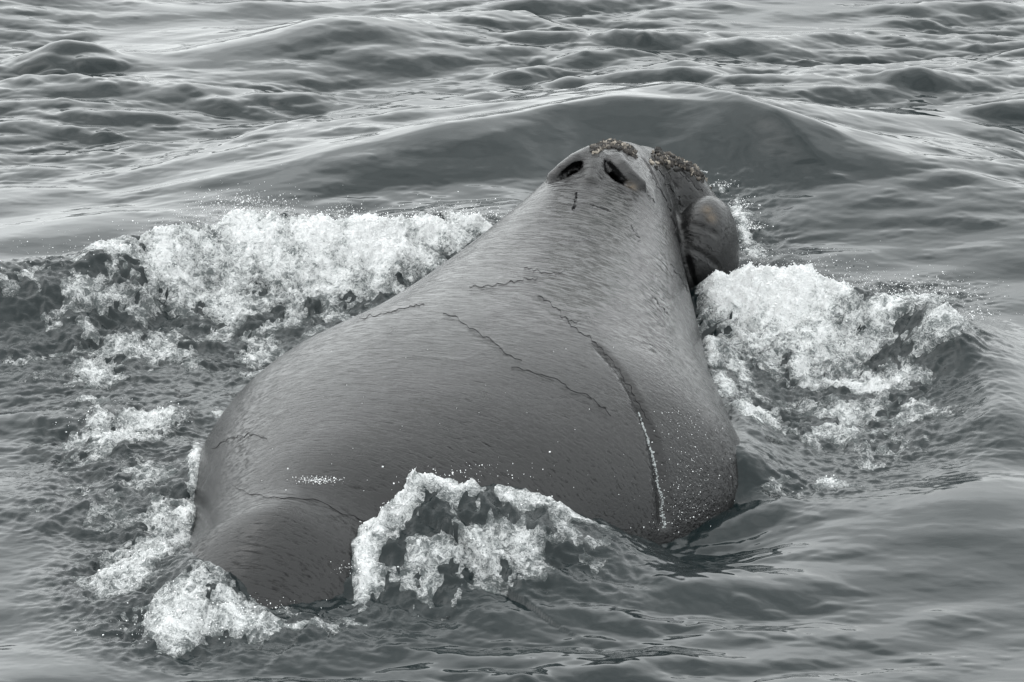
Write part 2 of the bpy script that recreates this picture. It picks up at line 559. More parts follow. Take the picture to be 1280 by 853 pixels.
h = 0.017
org = np.array([-0.9, -1.6, -0.45])
dim = np.array([8.6, 3.9, 1.75])
n3 = (dim / h).astype(int)
f = np.empty(n3, np.float32)
uu = (org[1] + h * np.arange(n3[1], dtype=np.float32))[None, :, None]
zz = (org[2] + h * np.arange(n3[2], dtype=np.float32))[None, None, :]
for i0 in range(0, n3[0], 40):
    i1 = min(i0 + 40, n3[0])
    ss = (org[0] + h * np.arange(i0, i1, dtype=np.float32))[:, None, None]
    f[i0:i1] = body(ss + 0 * uu + 0 * zz, uu + 0 * ss + 0 * zz, zz + 0 * ss + 0 * uu)
bv, bf = surface_nets(f, org, h)
for _ in range(2):
    g = body_normal(bv, True)
    bv = bv - g * np.clip(body(bv[:, 0], bv[:, 1], bv[:, 2]), -h, h)[:, None]
print('body', len(bv), time.time() - T0)

whale = bpy.data.objects.new('right_whale', None)
whale.location = (O[0], O[1], 0)
whale.rotation_euler = (0, 0, math.atan2(Rh[1], Rh[0]))
whale['label'] = 'dark grey wet whale lying half submerged in the sea, blowholes at far end'
whale['category'] = 'whale'
C.objects.link(whale)
# object axes: X = right (u), Y = forward (s)
link('body', mesh_from('whale_body', bv[:, [1, 0, 2]], bf[:, ::-1]), M_skin, whale)



def body_attr(px, py, r, power=1.0):
    c, ok = body_hit(px, py)
    d = np.linalg.norm(bv[:, None, :] - c[None], axis=2) if len(c) < 40 else None
    return np.exp(-(d / r)**2).max(1) * power


me_body = bpy.data.objects['body'].data
tan = np.maximum(body_attr([884, 890], [262, 272], 0.035), body_attr([785, 791], [231, 234], 0.025))
bead = np.maximum(body_attr([850, 860, 870, 875, 850, 868, 880], [480, 510, 540, 580, 600, 620, 560], 0.22), body_attr([860, 860], [640, 560], 0.25))
for nm, arr in (('tan', tan), ('bead', bead)):
    me_body.attributes.new(nm, 'FLOAT', 'POINT').data.foreach_set('value', arr.astype(np.float32))


def ribbon(name, px_pts, wid, mat, n=60, wob=2.0, gap=0.35, seed=0, proud=0.002, cuts=True, **props):
    """A thin raised strip that follows the skin along a line."""
    r = np.random.default_rng(seed)
    a = np.array(px_pts, float)
    q = np.linspace(0, len(a) - 1, n)
    a = np.stack([np.interp(q, np.arange(len(a)), a[:, c]) for c in (0, 1)], -1)
    j = perlin(np.arange(n) * 0.24, np.zeros(n), seed)
    a[:, 1] += j * wob; a[:, 0] += perlin(np.arange(n) * 0.2, np.ones(n) * 3, seed + 9) * wob
    P, ok = body_hit(a[:, 0], a[:, 1], cuts=cuts)
    step = np.linalg.norm(np.diff(P, axis=0), axis=1)
    bad = np.argwhere((step > 0.12) | ~ok[1:])
    if len(bad):                                            # stop where the line runs over the edge of the body
        n = max(4, int(bad[0, 0]))
        P = P[:n]
    nr = body_normal(P, cuts)
    tg = np.gradient(P, axis=0); tg /= np.linalg.norm(tg, axis=1, keepdims=True) + 1e-9
    sd = np.cross(nr, tg)
    wv = 0.5 * wid * np.clip(np.sin(np.linspace(0.1, math.pi - 0.1, n))**0.5 * (1 + 0.9 * perlin(np.arange(n) * 0.5, np.ones(n), seed + 4)) - gap * (perlin(np.arange(n) * 0.23, np.ones(n) * 7, seed + 2) > 0.25), 0.04, 2)
    L_, R_, M_ = P + sd * wv[:, None] - nr * 0.003, P - sd * wv[:, None] - nr * 0.003, P + nr * (proud + 0.15 * wv[:, None])
    v = np.concatenate([L_, M_, R_])[:, [1, 0, 2]]
    i = np.arange(n - 1)
    f_ = np.concatenate([np.stack([i, i + 1, i + 1 + n, i + n], -1), np.stack([i + n, i + n + 1, i + 1 + 2 * n, i + 2 * n], -1)])
    return link(name, mesh_from(name, v, f_), mat, whale, **props)


M_crease, t, p = material('skin_crease')
p.inputs['Base Color'].default_value = (0.008, 0.008, 0.009, 1)
p.inputs['Roughness'].default_value = 0.6
p.inputs['IOR'].default_value = 1.2
CREASES = [
    ([(585, 360), (610, 358), (635, 352), (655, 350), (672, 347)], .0045), ([(655, 333), (670, 338), (690, 342), (705, 341)], .003),
    ([(672, 370), (690, 383), (705, 397), (722, 404)], .005), ([(705, 397), (720, 412), (740, 425), (755, 440), (770, 458)], .007), ([(770, 458), (785, 480), (800, 508), (812, 528)], .009),
    ([(552, 390), (575, 398), (588, 412), (612, 422), (630, 440), (652, 452)], .003), ([(640, 460), (665, 466), (700, 478), (730, 492), (750, 505), (765, 520)], .005),
    ([(450, 398), (480, 392), (510, 384), (530, 380)], .0045), ([(262, 560), (290, 549), (310, 543), (335, 548)], .004), ([(290, 605), (310, 616), (340, 622), (370, 622), (400, 628), (430, 640), (460, 650)], .0035),
    ([(838, 330), (850, 345), (865, 372), (880, 392)], .008), ([(812, 215), (830, 245), (842, 275), (850, 310)], .006), ([(822, 212), (842, 240), (858, 262)], .005), ([(835, 200), (856, 222), (880, 240)], .006),
    ([(845, 196), (868, 212), (890, 234)], .007), ([(788, 280), (795, 292), (802, 300)], .002), ([(815, 368), (824, 380), (835, 392)], .002), ([(738, 256), (752, 260), (762, 263)], .0022),
    ([(862, 320), (880, 326), (895, 340)], .004), ([(864, 300), (880, 304), (895, 316)], .003), ([(806, 236), (812, 245), (818, 252)], .003)]
for k, (pts, wd) in enumerate(CREASES):
    ribbon('skin_crease', pts, wd, M_crease, n=50, seed=k * 3 + 1, wob=3.6)

# rough pale callosities crusted with small lumps: on the snout and along the jaw
M_call, t, p = material('callosity_crust')
p.inputs['Roughness'].default_value = 0.7
ta = t.nodes.new('ShaderNodeAttribute'); ta.attribute_name = 'tone'
rp = t.nodes.new('ShaderNodeValToRGB')
rp.color_ramp.elements[0].color = (0.010, 0.009, 0.008, 1); rp.color_ramp.elements[1].color = (0.30, 0.265, 0.22, 1)
e = rp.color_ramp.elements.new(0.55); e.color = (0.050, 0.042, 0.035, 1)
t.links.new(ta.outputs['Fac'], rp.inputs['Fac']); t.links.new(rp.outputs[0], p.inputs['Base Color'])


def crust(name, px, py, rmin, rmax, sink=0.3, label=None):
    P, ok = body_hit(px, py, cuts=True)
    P = P[ok]
    nr = body_normal(P, True)
    r = rng.uniform(rmin, rmax, len(P))
    v, f_ = beads((P - nr * (r * sink)[:, None])[:, [1, 0, 2]], r, 1, 0.5)
    tone = np.repeat(rng.uniform(0, 1, len(P))**1.9, len(v) // len(P))
    o = link(name, mesh_from(name, v, f_, {'tone': tone}), M_call, whale, kind='stuff')
    if label:
        o['label'] = label
    return o


q = rng.uniform(0, 1, 260)
cxp = 741 + 54 * q
cyp = 187 - 34 * q * (1 - q) * 1.25 + 6 * q + rng.uniform(-3, 6, 260)
crust('callosity', cxp, cyp, 0.005, 0.020, label='grey and tan crusty patch on the tip of the snout')
q = rng.uniform(0, 1, 240)
cxp = 812 + 80 * q
cyp = 196 + 34 * q**2.2 + rng.normal(0, 1, 240) * (7 - 4 * q)
crust('callosity', cxp, cyp, 0.005, 0.022, label='dark and pale lumps along the upper edge of the jaw')
q = rng.uniform(0, 1, 46)
crust('scar', 721 - 5 * q + rng.normal(0, 1.2, 46), 241 + 22 * q, 0.003, 0.006, 0.4).data.materials[0] = M_crease

# ------------------------------------------------------------------ sea
def axis(lo, hi, step_fn, far):
    """Fine samples lo..hi, then growing steps out to +-far."""
    a = [lo]
    while a[-1] < hi:
        a.append(a[-1] + step_fn(a[-1]))
    up, d = [a[-1]], step_fn(a[-1])
    while up[-1] < far:
        d *= 1.35
        up.append(up[-1] + d)
    dn, d = [a[0]], step_fn(a[0])
    while dn[-1] > -far:
        d *= 1.35
        dn.append(dn[-1] - d)
    return np.array(dn[:0:-1] + a + up[1:])


gx = axis(-4.9, 4.9, lambda x: 0.0125, 6000)
gy = axis(17.2, 36.0, lambda y: 0.0115 * (1 + max(0, y - 22) * 0.09), 6000)
X, Y = np.meshgrid(gx, gy)
ny, nx = X.shape
inner = (np.abs(X) < 6.5) & (Y > 15) & (Y < 42)
print('sea grid', X.shape)


def ocean(L, n, wind, peak, rms_slope, lo, hi, spread, seed, iso=0.08):
    """A periodic patch of wind waves: height and the sideways pull that sharpens the crests."""
    r = np.random.default_rng(seed)
    k1 = np.fft.fftfreq(n, L / n) * 2 * np.pi
    kx, ky = np.meshgrid(k1, k1)
    k = np.hypot(kx, ky); k[0, 0] = 1e-6
    wl = 2 * np.pi / k
    c = (kx * wind[0] + ky * wind[1]) / k
    P = k**-4.0 * np.exp(-(2 * np.pi / peak / k)**2) * (np.abs(c)**spread + iso)
    P *= smooth(lo * 0.7, lo * 1.3, wl) * (1 - smooth(hi * 0.8, hi * 1.3, wl))
    P[0, 0] = 0
    A = np.sqrt(P) * (r.normal(size=(n, n)) + 1j * r.normal(size=(n, n)))
    A = A / np.sqrt((np.abs(A * k)**2).sum() / 2) * rms_slope
    hgt = np.fft.ifft2(A * n * n).real
    dx = np.fft.ifft2(-1j * kx / k * A * n * n).real
    dy = np.fft.ifft2(-1j * ky / k * A * n * n).real
    return hgt, dx, dy, L, n


def sample(patch, x, y, ang=0.0):
    hgt, dx, dy, L, n = patch
    ca, sa = math.cos(ang), math.sin(ang)
    u = ((x * ca + y * sa) / L % 1.0) * n
    v = ((-x * sa + y * ca) / L % 1.0) * n
    i, j = np.floor(u).astype(int), np.floor(v).astype(int)
    fu, fv = u - i, v - j
    i %= n; j %= n
    i1, j1 = (i + 1) % n, (j + 1) % n

    def b(a):
        return (a[j, i] * (1 - fu) + a[j, i1] * fu) * (1 - fv) + (a[j1, i] * (1 - fu) + a[j1, i1] * fu) * fv
    ddx, ddy = b(dx), b(dy)
    return b(hgt), ddx * ca - ddy * sa, ddx * sa + ddy * ca


def pline(pts):
    """[(px,py,z,...)] -> ground points and the remaining columns."""
    a = np.array(pts, float)
    x, y = ground(a[:, 0], a[:, 1], a[:, 2])
    return np.stack([x, y], -1), a[:, 2:]


def along(P, x, y):
    """Signed distance to the polyline P (positive on its far side, away from the boat) and the place along it."""
    best = np.full(x.shape, 1e9); sgn = np.zeros(x.shape); par = np.zeros(x.shape)
    for i in range(len(P) - 1):
        a, b = P[i], P[i + 1]
        ab = b - a
        q = np.clip(((x - a[0]) * ab[0] + (y - a[1]) * ab[1]) / (ab @ ab), 0, 1)
        ex, ey = x - a[0] - q * ab[0], y - a[1] - q * ab[1]
        d = np.hypot(ex, ey)
        m = d < best
        best = np.where(m, d, best)
        sgn = np.where(m, np.sign(ab[0] * ey - ab[1] * ex), sgn)
        par = np.where(m, i + q, par)
    return best * sgn, par


def ridge(x, y, pts, front, back, ends=0.6):
    """A wave crest along pts (height in the third column), front and back widths in metres."""
    P, cols = pline(pts)
    d, par = along(P, x, y)
    hh = np.interp(par, np.arange(len(P)), cols[:, 0])
    fw = np.interp(par, np.arange(len(P)), front) if np.ndim(front) else front
    bw = np.interp(par, np.arange(len(P)), back) if np.ndim(back) else back
    q = np.where(d < 0, -d / fw, d / bw)
    return hh * np.exp(-q**2)


def dense(P, cols, n=240):
    """Catmull-Rom through the points: many points of a smooth line."""
    k = np.arange(len(P))
    q = np.linspace(0, len(P) - 1, n)
    i = np.clip(np.floor(q).astype(int), 0, len(P) - 2)
    f_ = q - i
    A = np.concatenate([P, cols], 1)
    m = np.gradient(A, axis=0)
    f_ = f_[:, None]
    B = (2 * f_**3 - 3 * f_**2 + 1) * A[i] + (f_**3 - 2 * f_**2 + f_) * m[i] + (-2 * f_**3 + 3 * f_**2) * A[i + 1] + (f_**3 - f_**2) * m[i + 1]
    return B[:, :2], B[:, 2:]


def crest(x, y, pts, front, back, wig=0.0, seed=0, soften=8, peak=1.6):
    """A wave crest running roughly across the view: (px, py, height); front and back widths in metres."""
    A = np.array(pts, float)
    hts = A[:, 2].copy()
    A[0, 2], A[-1, 2] = A[1, 2], A[-2, 2]
    P, _ = pline(A)
    P, cols = dense(P, hts[:, None])
    o = np.argsort(P[:, 0])
    P, cols = P[o], cols[o]
    xu = np.arange(P[0, 0] - 2.0, P[-1, 0] + 2.0, 0.02)

    def soft(v_, k=15):
        for _ in range(3):
            v_ = np.convolve(np.pad(v_, k, mode='edge'), np.ones(2 * k + 1) / (2 * k + 1), mode='valid')
        return v_
    yu = soft(np.interp(xu, P[:, 0], P[:, 1]), soften)
    hu = soft(np.interp(xu, P[:, 0], cols[:, 0], left=0, right=0), soften)
    su_ = soft(np.gradient(yu, xu), 20)
    yc = np.interp(x, xu, yu) + wig * fbm(x * 1.3, y * 0.15, 3, seed)
    hh = np.interp(x, xu, hu, left=0, right=0) * (1 + wig * perlin(x * 2.1, y * 0.2, seed + 7))
    d = (y - yc) / np.sqrt(1 + np.clip(np.interp(x, xu, su_), -2, 2)**2)
    q = np.where(d < 0, d / front, d / back)
    return hh * np.exp(-np.abs(q)**np.where(d < 0, peak, 1.6))


def bank(x, y, pts, wd):
    """A soft bank of water along a line, the same on both sides."""
    P, cols = pline(pts)
    P, cols = dense(P, cols, 120)
    ds = np.hypot(*np.gradient(P, axis=0).T)
    acc = np.zeros_like(x)
    for (a_, b_), c_, k_ in zip(P, cols[:, 0], ds):
        acc += c_ * k_ / (wd * math.sqrt(math.pi)) * np.exp(-((x - a_)**2 + (y - b_)**2) / wd**2)
    return acc


xi, yi = X[inner], Y[inner]
# bow swell pushed up ahead of the whale
Hs = crest(xi, yi, [(-160, 330, .0), (60, 275, .02), (180, 248, .05), (330, 205, .20), (420, 185, .29), (560, 160, .38), (680, 133, .46), (790, 115, .52), (880, 127, .50),
                    (960, 146, .44), (1060, 172, .36), (1160, 200, .28), (1290, 235, .20), (1500, 300, .0)], 0.86, 1.4, 0.03, 21, 14, 1.4)
Hs = Hs + crest(xi, yi, [(330, 60, .0), (420, 45, .07), (520, 60, .04), (640, 30, .02), (800, 60, .0)], 0.5, 0.7, 0.1, 22)
# small steep lip wave beside the jaw
Hs = Hs + crest(xi, yi, [(780, 178, .0), (830, 172, .05), (880, 176, .10), (930, 191, .11), (990, 220, .07), (1060, 255, .0)], 0.20, 0.4, 0.05, 23)
# breaking wave on the left
Hs = Hs + crest(xi, yi, [(690, 252, .0), (650, 262, .20), (600, 272, .28), (540, 278, .31), (470, 284, .33), (400, 282, .34), (310, 266, .38), (230, 290, .33), (130, 314, .34), (0, 333, .34), (-120, 350, .28), (-300, 380, .0)], 0.50, 0.55, 0.12, 24)
# breaking wave on the right, curling round the hollow
Hs = Hs + crest(xi, yi, [(840, 360, .0), (870, 350, .22), (900, 342, .30), (950, 334, .34), (1000, 338, .34), (1060, 360, .28), (1110, 366, .31), (1160, 370, .36), (1200, 388, .34), (1228, 415, .16), (1245, 440, .0)], 0.42, 0.42, 0.08, 25)
Hs = np.maximum(Hs, bank(xi, yi, [(1180, 385, .14), (1215, 410, .17), (1232, 450, .13), (1245, 500, .09), (1250, 550, .07), (1230, 600, .04), (1190, 650, .02)], 0.30))


Hs = np.maximum(Hs, bank(xi, yi, [(878, 400, .0), (890, 440, .10), (905, 480, .14), (925, 520, .15), (948, 560, .12), (960, 600, .04), (950, 640, .0)], 0.22))


def mound(cx, cy, z, rx, ry, hgt):
    gx_, gy_ = ground(cx, cy, z)
    return hgt * np.exp(-((xi - gx_) / rx)**2 - ((yi - gy_) / ry)**2)


# water lapping up the skin: the bank follows the line where the photograph shows the sea meeting the body


def lap(pts, front, back, lift=0.0):
    a = np.array(pts, float)
    q = np.linspace(0, len(a) - 1, 50)
    a = np.stack([np.interp(q, np.arange(len(a)), a[:, c]) for c in (0, 1)], -1)
    Pw, ok = body_hit(a[:, 0], a[:, 1])
    Pw = Pw[ok]
    hx, hy = O[0] + Pw[:, 0] * Dh[0] + Pw[:, 1] * Rh[0], O[1] + Pw[:, 0] * Dh[1] + Pw[:, 1] * Rh[1]
    d, par = along(np.stack([hx, hy], -1), xi, yi)
    hz = np.interp(par, np.arange(len(Pw)), Pw[:, 2] + lift)
    return hz * np.exp(-(np.abs(d) / np.where(d > 0, back, front))**2)


LAPS = [lap([(850, 664), (885, 658), (908, 636), (916, 600), (918, 560), (922, 530)], .28, .28, .0),
        lap([(432, 748), (446, 712), (462, 670), (478, 632), (505, 604), (545, 597), (610, 604), (680, 622), (740, 640), (790, 652), (825, 659)], .66, .22, .015),
        lap([(330, 776), (290, 748), (250, 718), (234, 690), (238, 640), (246, 600), (250, 565), (258, 530)], .20, .20, .0)]
for L_ in LAPS:
    Hs = np.maximum(Hs, L_) if L_.max() > 0 else Hs
Hs = Hs + 0 * mound(480, 660, .25, .35, .45, .30)   # water lapping over the tail stock
Hs = Hs + mound(230, 745, .1, .5, .4, .12) + mound(150, 550, .1, .45, .4, .08)
Hs = Hs + mound(870, 655, 0, .45, .5, -.12) + mound(1040, 500, 0, .8, 1.0, -.10) + mound(330, 420, 0, .8, .9, -.06)


def hit_sea(px, py):
    """Where the line of sight through a photograph pixel first meets the sculpted water."""
    d = ray(px, py)
    tt = np.arange(16.0, 46.0, 0.01)
    a, b, z = d[0] * tt, d[1] * tt, CAM_H + d[2] * tt
    ix, iy = np.clip(np.searchsorted(gx, a), 1, nx - 1), np.clip(np.searchsorted(gy, b), 1, ny - 1)
    i = np.argmax(z <= Hgrid[iy, ix])
    return a[i], b[i], z[i]


Hgrid = np.zeros_like(X)
Hgrid[inner] = Hs

FOAM = [  # px, py, rx, ry (pixels), weight
    # thin broken foam spread wide
    (330, 400, 120, 46, .40), (150, 440, 160, 50, .36), (90, 362, 120, 20, .36), (420, 350, 110, 34, .50), (250, 352, 120, 40, .48), (1050, 440, 140, 50, .38), (1060, 540, 130, 44, .34),
    (1000, 600, 110, 20, .27), (330, 470, 60, 26, .30), (80, 640, 70, 22, .27), (470, 780, 60, 14, .30), (1140, 520, 70, 30, .30), (700, 700, 60, 12, .28), (560, 330, 40, 14, .40), (430, 395, 30, 22, .38), (330, 468, 26, 18, .38), (275, 520, 18, 18, .42),
    (960, 420, 90, 50, .44), (1150, 405, 80, 22, .42), (200, 660, 80, 60, .38), (160, 600, 80, 34, .34), (240, 760, 110, 44, .46), (600, 680, 140, 30, .38), (360, 790, 60, 10, .4),
    # breaking wave, left
    (600, 281, 40, 9, 1.0), (545, 284, 50, 13, 1.0), (470, 290, 50, 18, 1.0), (400, 294, 50, 19, .92), (330, 290, 55, 21, .76), (300, 274, 40, 14, .80),
    (240, 298, 44, 16, .64), (195, 308, 50, 14, .58), (140, 318, 50, 9, .50), (160, 335, 60, 16, .40), (340, 325, 60, 18, .56), (450, 320, 60, 16, .60), (220, 350, 50, 18, .46), (520, 312, 40, 12, .6),
    (150, 316, 40, 6, .5), (80, 326, 40, 5, .45), (20, 334, 40, 5, .42), (190, 420, 60, 30, .33), (270, 388, 60, 16, .42), (120, 465, 50, 20, .48),
    (200, 440, 50, 12, .38), (310, 445, 40, 12, .42), (350, 438, 30, 10, .40), (140, 540, 70, 26, .58), (190, 528, 50, 16, .58), (120, 500, 30, 9, .48), (90, 590, 40, 20, .38),
    # along the left side and round the tail
    (244, 565, 12, 22, .58), (241, 600, 12, 24, .60), (234, 640, 13, 26, .60), (224, 680, 16, 24, .60), (205, 650, 20, 40, .44), (150, 722, 60, 24, .54), (230, 750, 70, 32, .56), (290, 780, 55, 22, .66), (180, 700, 50, 20, .54), (220, 800, 40, 20, .68), (200, 690, 40, 22, .50), (340, 790, 30, 9, .5),
    # lapping over the tail stock
    (452, 700, 16, 46, .56), (466, 650, 18, 36, .55), (500, 612, 36, 14, .54), (560, 604, 60, 10, .56), (640, 618, 60, 10, .62), (710, 638, 50, 9, .62), (770, 650, 45, 9, .62), (815, 660, 25, 7, .55),
    (500, 670, 50, 44, .36), (560, 650, 80, 36, .34), (640, 655, 80, 30, .34), (720, 662, 60, 14, .40), (510, 730, 70, 24, .38), (600, 700, 80, 18, .30),
    # breaking wave, right
    (930, 350, 50, 16, 1.0), (980, 350, 60, 20, 1.0), (1030, 370, 50, 18, .68), (895, 356, 20, 13, .9), (960, 388, 70, 18, .60), (920, 400, 40, 22, .50),
    (1140, 372, 60, 9, .68), (1192, 396, 32, 12, .58), (1105, 378, 40, 9, .58),
    (1000, 455, 20, 22, .74), (1030, 485, 45, 11, .74), (1080, 490, 45, 11, .70), (1060, 525, 50, 12, .58), (1120, 480, 30, 22, .48), (1030, 545, 60, 10, .46), (1150, 480, 25, 16, .42), (1060, 430, 40, 16, .42),
    (890, 440, 13, 22, .62), (905, 480, 17, 26, .62), (935, 515, 24, 22, .62), (960, 525, 30, 10, .56), (930, 470, 24, 26, .46), (1035, 600, 20, 12, .48), (1090, 580, 25, 7, .38), (1110, 560, 30, 7, .38),
    # splash along the jaw
    (922, 258, 9, 18, .52), (932, 288, 9, 24, .55), (903, 235, 9, 7, .50), (938, 320, 16, 12, .56), (945, 300, 22, 40, .34), (870, 213, 20, 4, .36)]
Ff = np.zeros_like(xi)
for (cx, cy, rx, ry, wt) in FOAM:
    a, b, z_ = hit_sea(cx, cy)
    lo, hi = hit_sea(cx, cy + ry), hit_sea(cx, cy - ry)
    dist = math.hypot(b, CAM_H)
    rxm, rym = rx * dist / F_PX, float(np.clip(0.5 * (hi[1] - lo[1]), 2.0 * ry * dist / F_PX, 3.6 * ry * dist / F_PX))
    g = wt * np.exp(-(((xi - a) / rxm)**2 + ((yi - b) / rym)**2) * 0.9)
    Ff = np.maximum(Ff, g) + 0.18 * np.minimum(Ff, g)
Ff = np.clip(Ff, 0, 1.15)

# churned water round the foam, calmer slicks elsewhere
Cg = np.zeros_like(X); Cg[inner] = np.clip(Ff * 1.3, 0, 1)


def blur(a, n):
    for ax in (0, 1):
        c = np.cumsum(np.pad(a, [(n + 1, n) if i == ax else (0, 0) for i in (0, 1)], mode='edge'), axis=ax)
        k = 2 * n + 1
        a = (np.take(c, range(k, c.shape[ax]), axis=ax) - np.take(c, range(0, c.shape[ax] - k), axis=ax)) / k
    return a


Cg = blur(blur(Cg, 14), 14)
churn = np.clip(Cg[inner] * 1.5, 0, 1)

big = ocean(38.0, 1024, (0.18, -0.98), 3.4, 0.085, 0.8, 9.0, 8, 11, 0.03)
mid = ocean(11.3, 1024, (-0.10, -0.99), 1.7, 0.135, 0.25, 2.2, 9, 12, 0.03)
fin = ocean(4.1, 1024, (0.25, -0.97), 0.55, 0.105, 0.06, 0.7, 5, 13, 0.05)
slick = 0.22 + 1.05 * smooth(-0.5, 0.6, fbm(xi * 0.35, yi * 0.22, 3, 40))
swl = np.exp(-(((xi - 0.9) / 3.4)**2 + ((yi - 27.2 + 0.12 * (xi - 0.8)**2) / 1.5)**2)**1.5)
calm = 1 - 0.48 * swl
cbx, cby = ground(1245, 480, .1)
calm = calm * (1 - 0.75 * np.exp(-((xi - cbx) / .7)**2 - ((yi - cby) / 1.0)**2))
b_, bx, by = sample(big, xi, yi)
m_, mxd, myd = sample(mid, xi, yi, 0.2)
f_, fx_, fy_ = sample(fin, xi, yi, -0.4)
def peaky(a_, k_):
    sg = a_.std()
    return sg * (np.exp(k_ * a_ / sg) - math.exp(k_ * k_ / 2)) / k_ * math.exp(-0.45 * k_ * k_)


b_, m_, f_ = peaky(b_, 0.10), peaky(m_, 0.30), peaky(f_, 0.40)
near = np.exp(-(((xi - 0.0) / 2.2)**2 + ((yi - 22.0) / 3.0)**2)**2)
ab, am, af = (1 - 0.55 * near) * (1 - 0.7 * swl), slick * calm, slick * calm * 0.9
ht = Hs + b_ * ab + m_ * am + f_ * af
grow = 0.80 + 0.42 * smooth(19, 30, yi)
ab, am, af = ab * grow, am * grow, af * grow
ht = Hs + b_ * ab + m_ * am + f_ * af
dxx = 1.35 * (bx * ab + mxd * am + fx_ * af)
dyy = 1.35 * (by * ab + myd * am + fy_ * af)
wxn, wyn = xi + 0.05 * perlin(xi * 3, yi * 3, 61), yi + 0.05 * perlin(xi * 3, yi * 3, 62)
tur = 0.055 * fbm(wxn * 3.2, wyn * 3.0, 3, 70) + 0.07 * (ridged(wxn * 4.6, wyn * 5.2, 4, 80, 0.6) - 0.6) + 0.014 * fbm(wxn * 20, wyn * 18, 3, 90) + 0.022 * (ridged(wxn * 12, wyn * 13, 3, 95, 0.6) - 0.6)
ht = ht + churn * tur

# foam density with its lace and clumps
lace = ridged(wxn * 5.5, wyn * 4.2, 4, 100, 0.65) - 0.55
clump = fbm(wxn * 4.2, wyn * 3.4, 4, 110, 0.6)
grain = fbm(wxn * 24, wyn * 20, 3, 120, 0.6)
bubb = 1 - np.abs(perlin(wxn * 13, wyn * 11, 130))
Fn = Ff + np.clip(Ff * 2.2, 0, 1) * (1.15 - 0.6 * np.clip(Ff, 0, 1)) * (0.48 * lace + 0.38 * clump + 0.20 * grain) - 0.40
aer = 0 * Ff

Z = np.zeros_like(X)
zo, _, _ = sample(big, X, Y)
fade = 1 / (1 + (np.maximum(0, np.abs(X) - 10) / 40)**2 + (np.maximum(0, np.abs(Y - 28) - 16) / 40)**2)
Z[:] = zo * fade * 0.9
Z[inner] = ht
PX, PY = X.copy(), Y.copy()
PX[inner] += dxx; PY[inner] += dyy
AER = np.zeros_like(X); AER[inner] = aer
CH = np.zeros_like(X); CH[inner] = churn
vid = np.arange(nx * ny).reshape(ny, nx)
quads = np.stack([vid[:-1, :-1], vid[:-1, 1:], vid[1:, 1:], vid[1:, :-1]], -1).reshape(-1, 4)
verts = np.stack([PX, PY, Z], -1).reshape(-1, 3)
link('sea', mesh_from('sea', verts, quads, {'aeration': AER, 'churn': CH}), M_water, kind='structure', label='dark grey green rippled sea water with a swell ahead of the whale')
print('sea', time.time() - T0)

# ------------------------------------------------------------------ foam: its own shell over the water, one object per patch
FB = np.zeros_like(X); FB[inner] = Ff
bulk = smooth(0.55, 1.05, Ff)
def puff(k, sd):
    return np.abs(perlin(wxn * k + 0.3 * clump, wyn * k * 0.9, sd))


puffs = 0.026 * puff(4.5, 140) + 0.030 * puff(9, 150) + 0.024 * puff(19, 160) + 0.012 * puff(38, 170)
body_of_foam = smooth(0.10, 0.75, Ff + 0.25 * clump + 0.15 * lace)
lift = -0.006 + body_of_foam * (0.010 + puffs * (0.40 + 0.7 * bulk) + 0.01 * bulk)
LZ = np.zeros_like(X); LZ[inner] = lift
thick = np.clip(Ff + smooth(0, .2, Ff) * (0.16 * clump + 0.10 * lace), 0, 1)
TH = np.zeros_like(X); TH[inner] = thick
keep = ((FB[:-1, :-1] > 0.06) & (FB[1:, 1:] > 0.06) & (LZ[:-1, :-1] > -.0059)).ravel()
qc = quads[keep]
cx_, cy_ = PX.ravel()[qc[:, 0]], PY.ravel()[qc[:, 0]]
fverts = verts + np.stack([0 * LZ, 0 * LZ, LZ], -1).reshape(-1, 3)
ss_, uu_, _ = to_whale(cx_, cy_, 0)
patch = np.where(uu_ < 0.2, np.where(ss_ > 2.6, 0, np.where((ss_ > 0.9) | (uu_ < -1.2), 1, 2)), np.where(ss_ < 1.9, 3, np.where(ss_ < 5.6, 4, 5)))
patch = np.where((uu_ > -0.35) & (ss_ < 2.2), 3, patch)
patch = np.where((uu_ > .8) & (uu_ < 1.6) & (ss_ > 5.45), 5, patch)
FLAB = ['bright white foam of the wave breaking along the left of the whale', 'patchy foam trailing beside the left flank of the whale', 'churned white foam around the left of the tail stock',
        'lacy foam washing over the back near the tail', 'white foam of the wave breaking on the right of the whale', 'narrow splash of foam along the jaw at the head']
for k in range(6):
    q = qc[patch == k]
    if len(q) == 0:
        continue
    used, inv = np.unique(q, return_inverse=True)
    link('sea_foam', mesh_from('sea_foam', fverts[used], inv.reshape(-1, 4), {'thickness': TH.ravel()[used]}), M_foam, kind='stuff', label=FLAB[k])
    print(FLAB[k], len(q))

# ------------------------------------------------------------------ spray: droplets thrown off the foam and froth beads lying on it
ZT = (Z + LZ)
w_th = np.clip(TH - 0.45, 0, 1) * np.repeat(np.gradient(gy)[:, None], nx, 1)
pr = (w_th / w_th.sum()).ravel()
pick = rng.choice(nx * ny, 7000, p=pr)
pos = np.stack([PX.ravel()[pick], PY.ravel()[pick], ZT.ravel()[pick]], -1) + rng.normal(0, 0.006, (7000, 3))
v, f_ = beads(pos, rng.uniform(0.0015, 0.0045, 7000), 0, 0.3)
link('froth', mesh_from('froth', v, f_), M_drop, kind='stuff', label='fine white froth beads sprinkled over the foam patches')

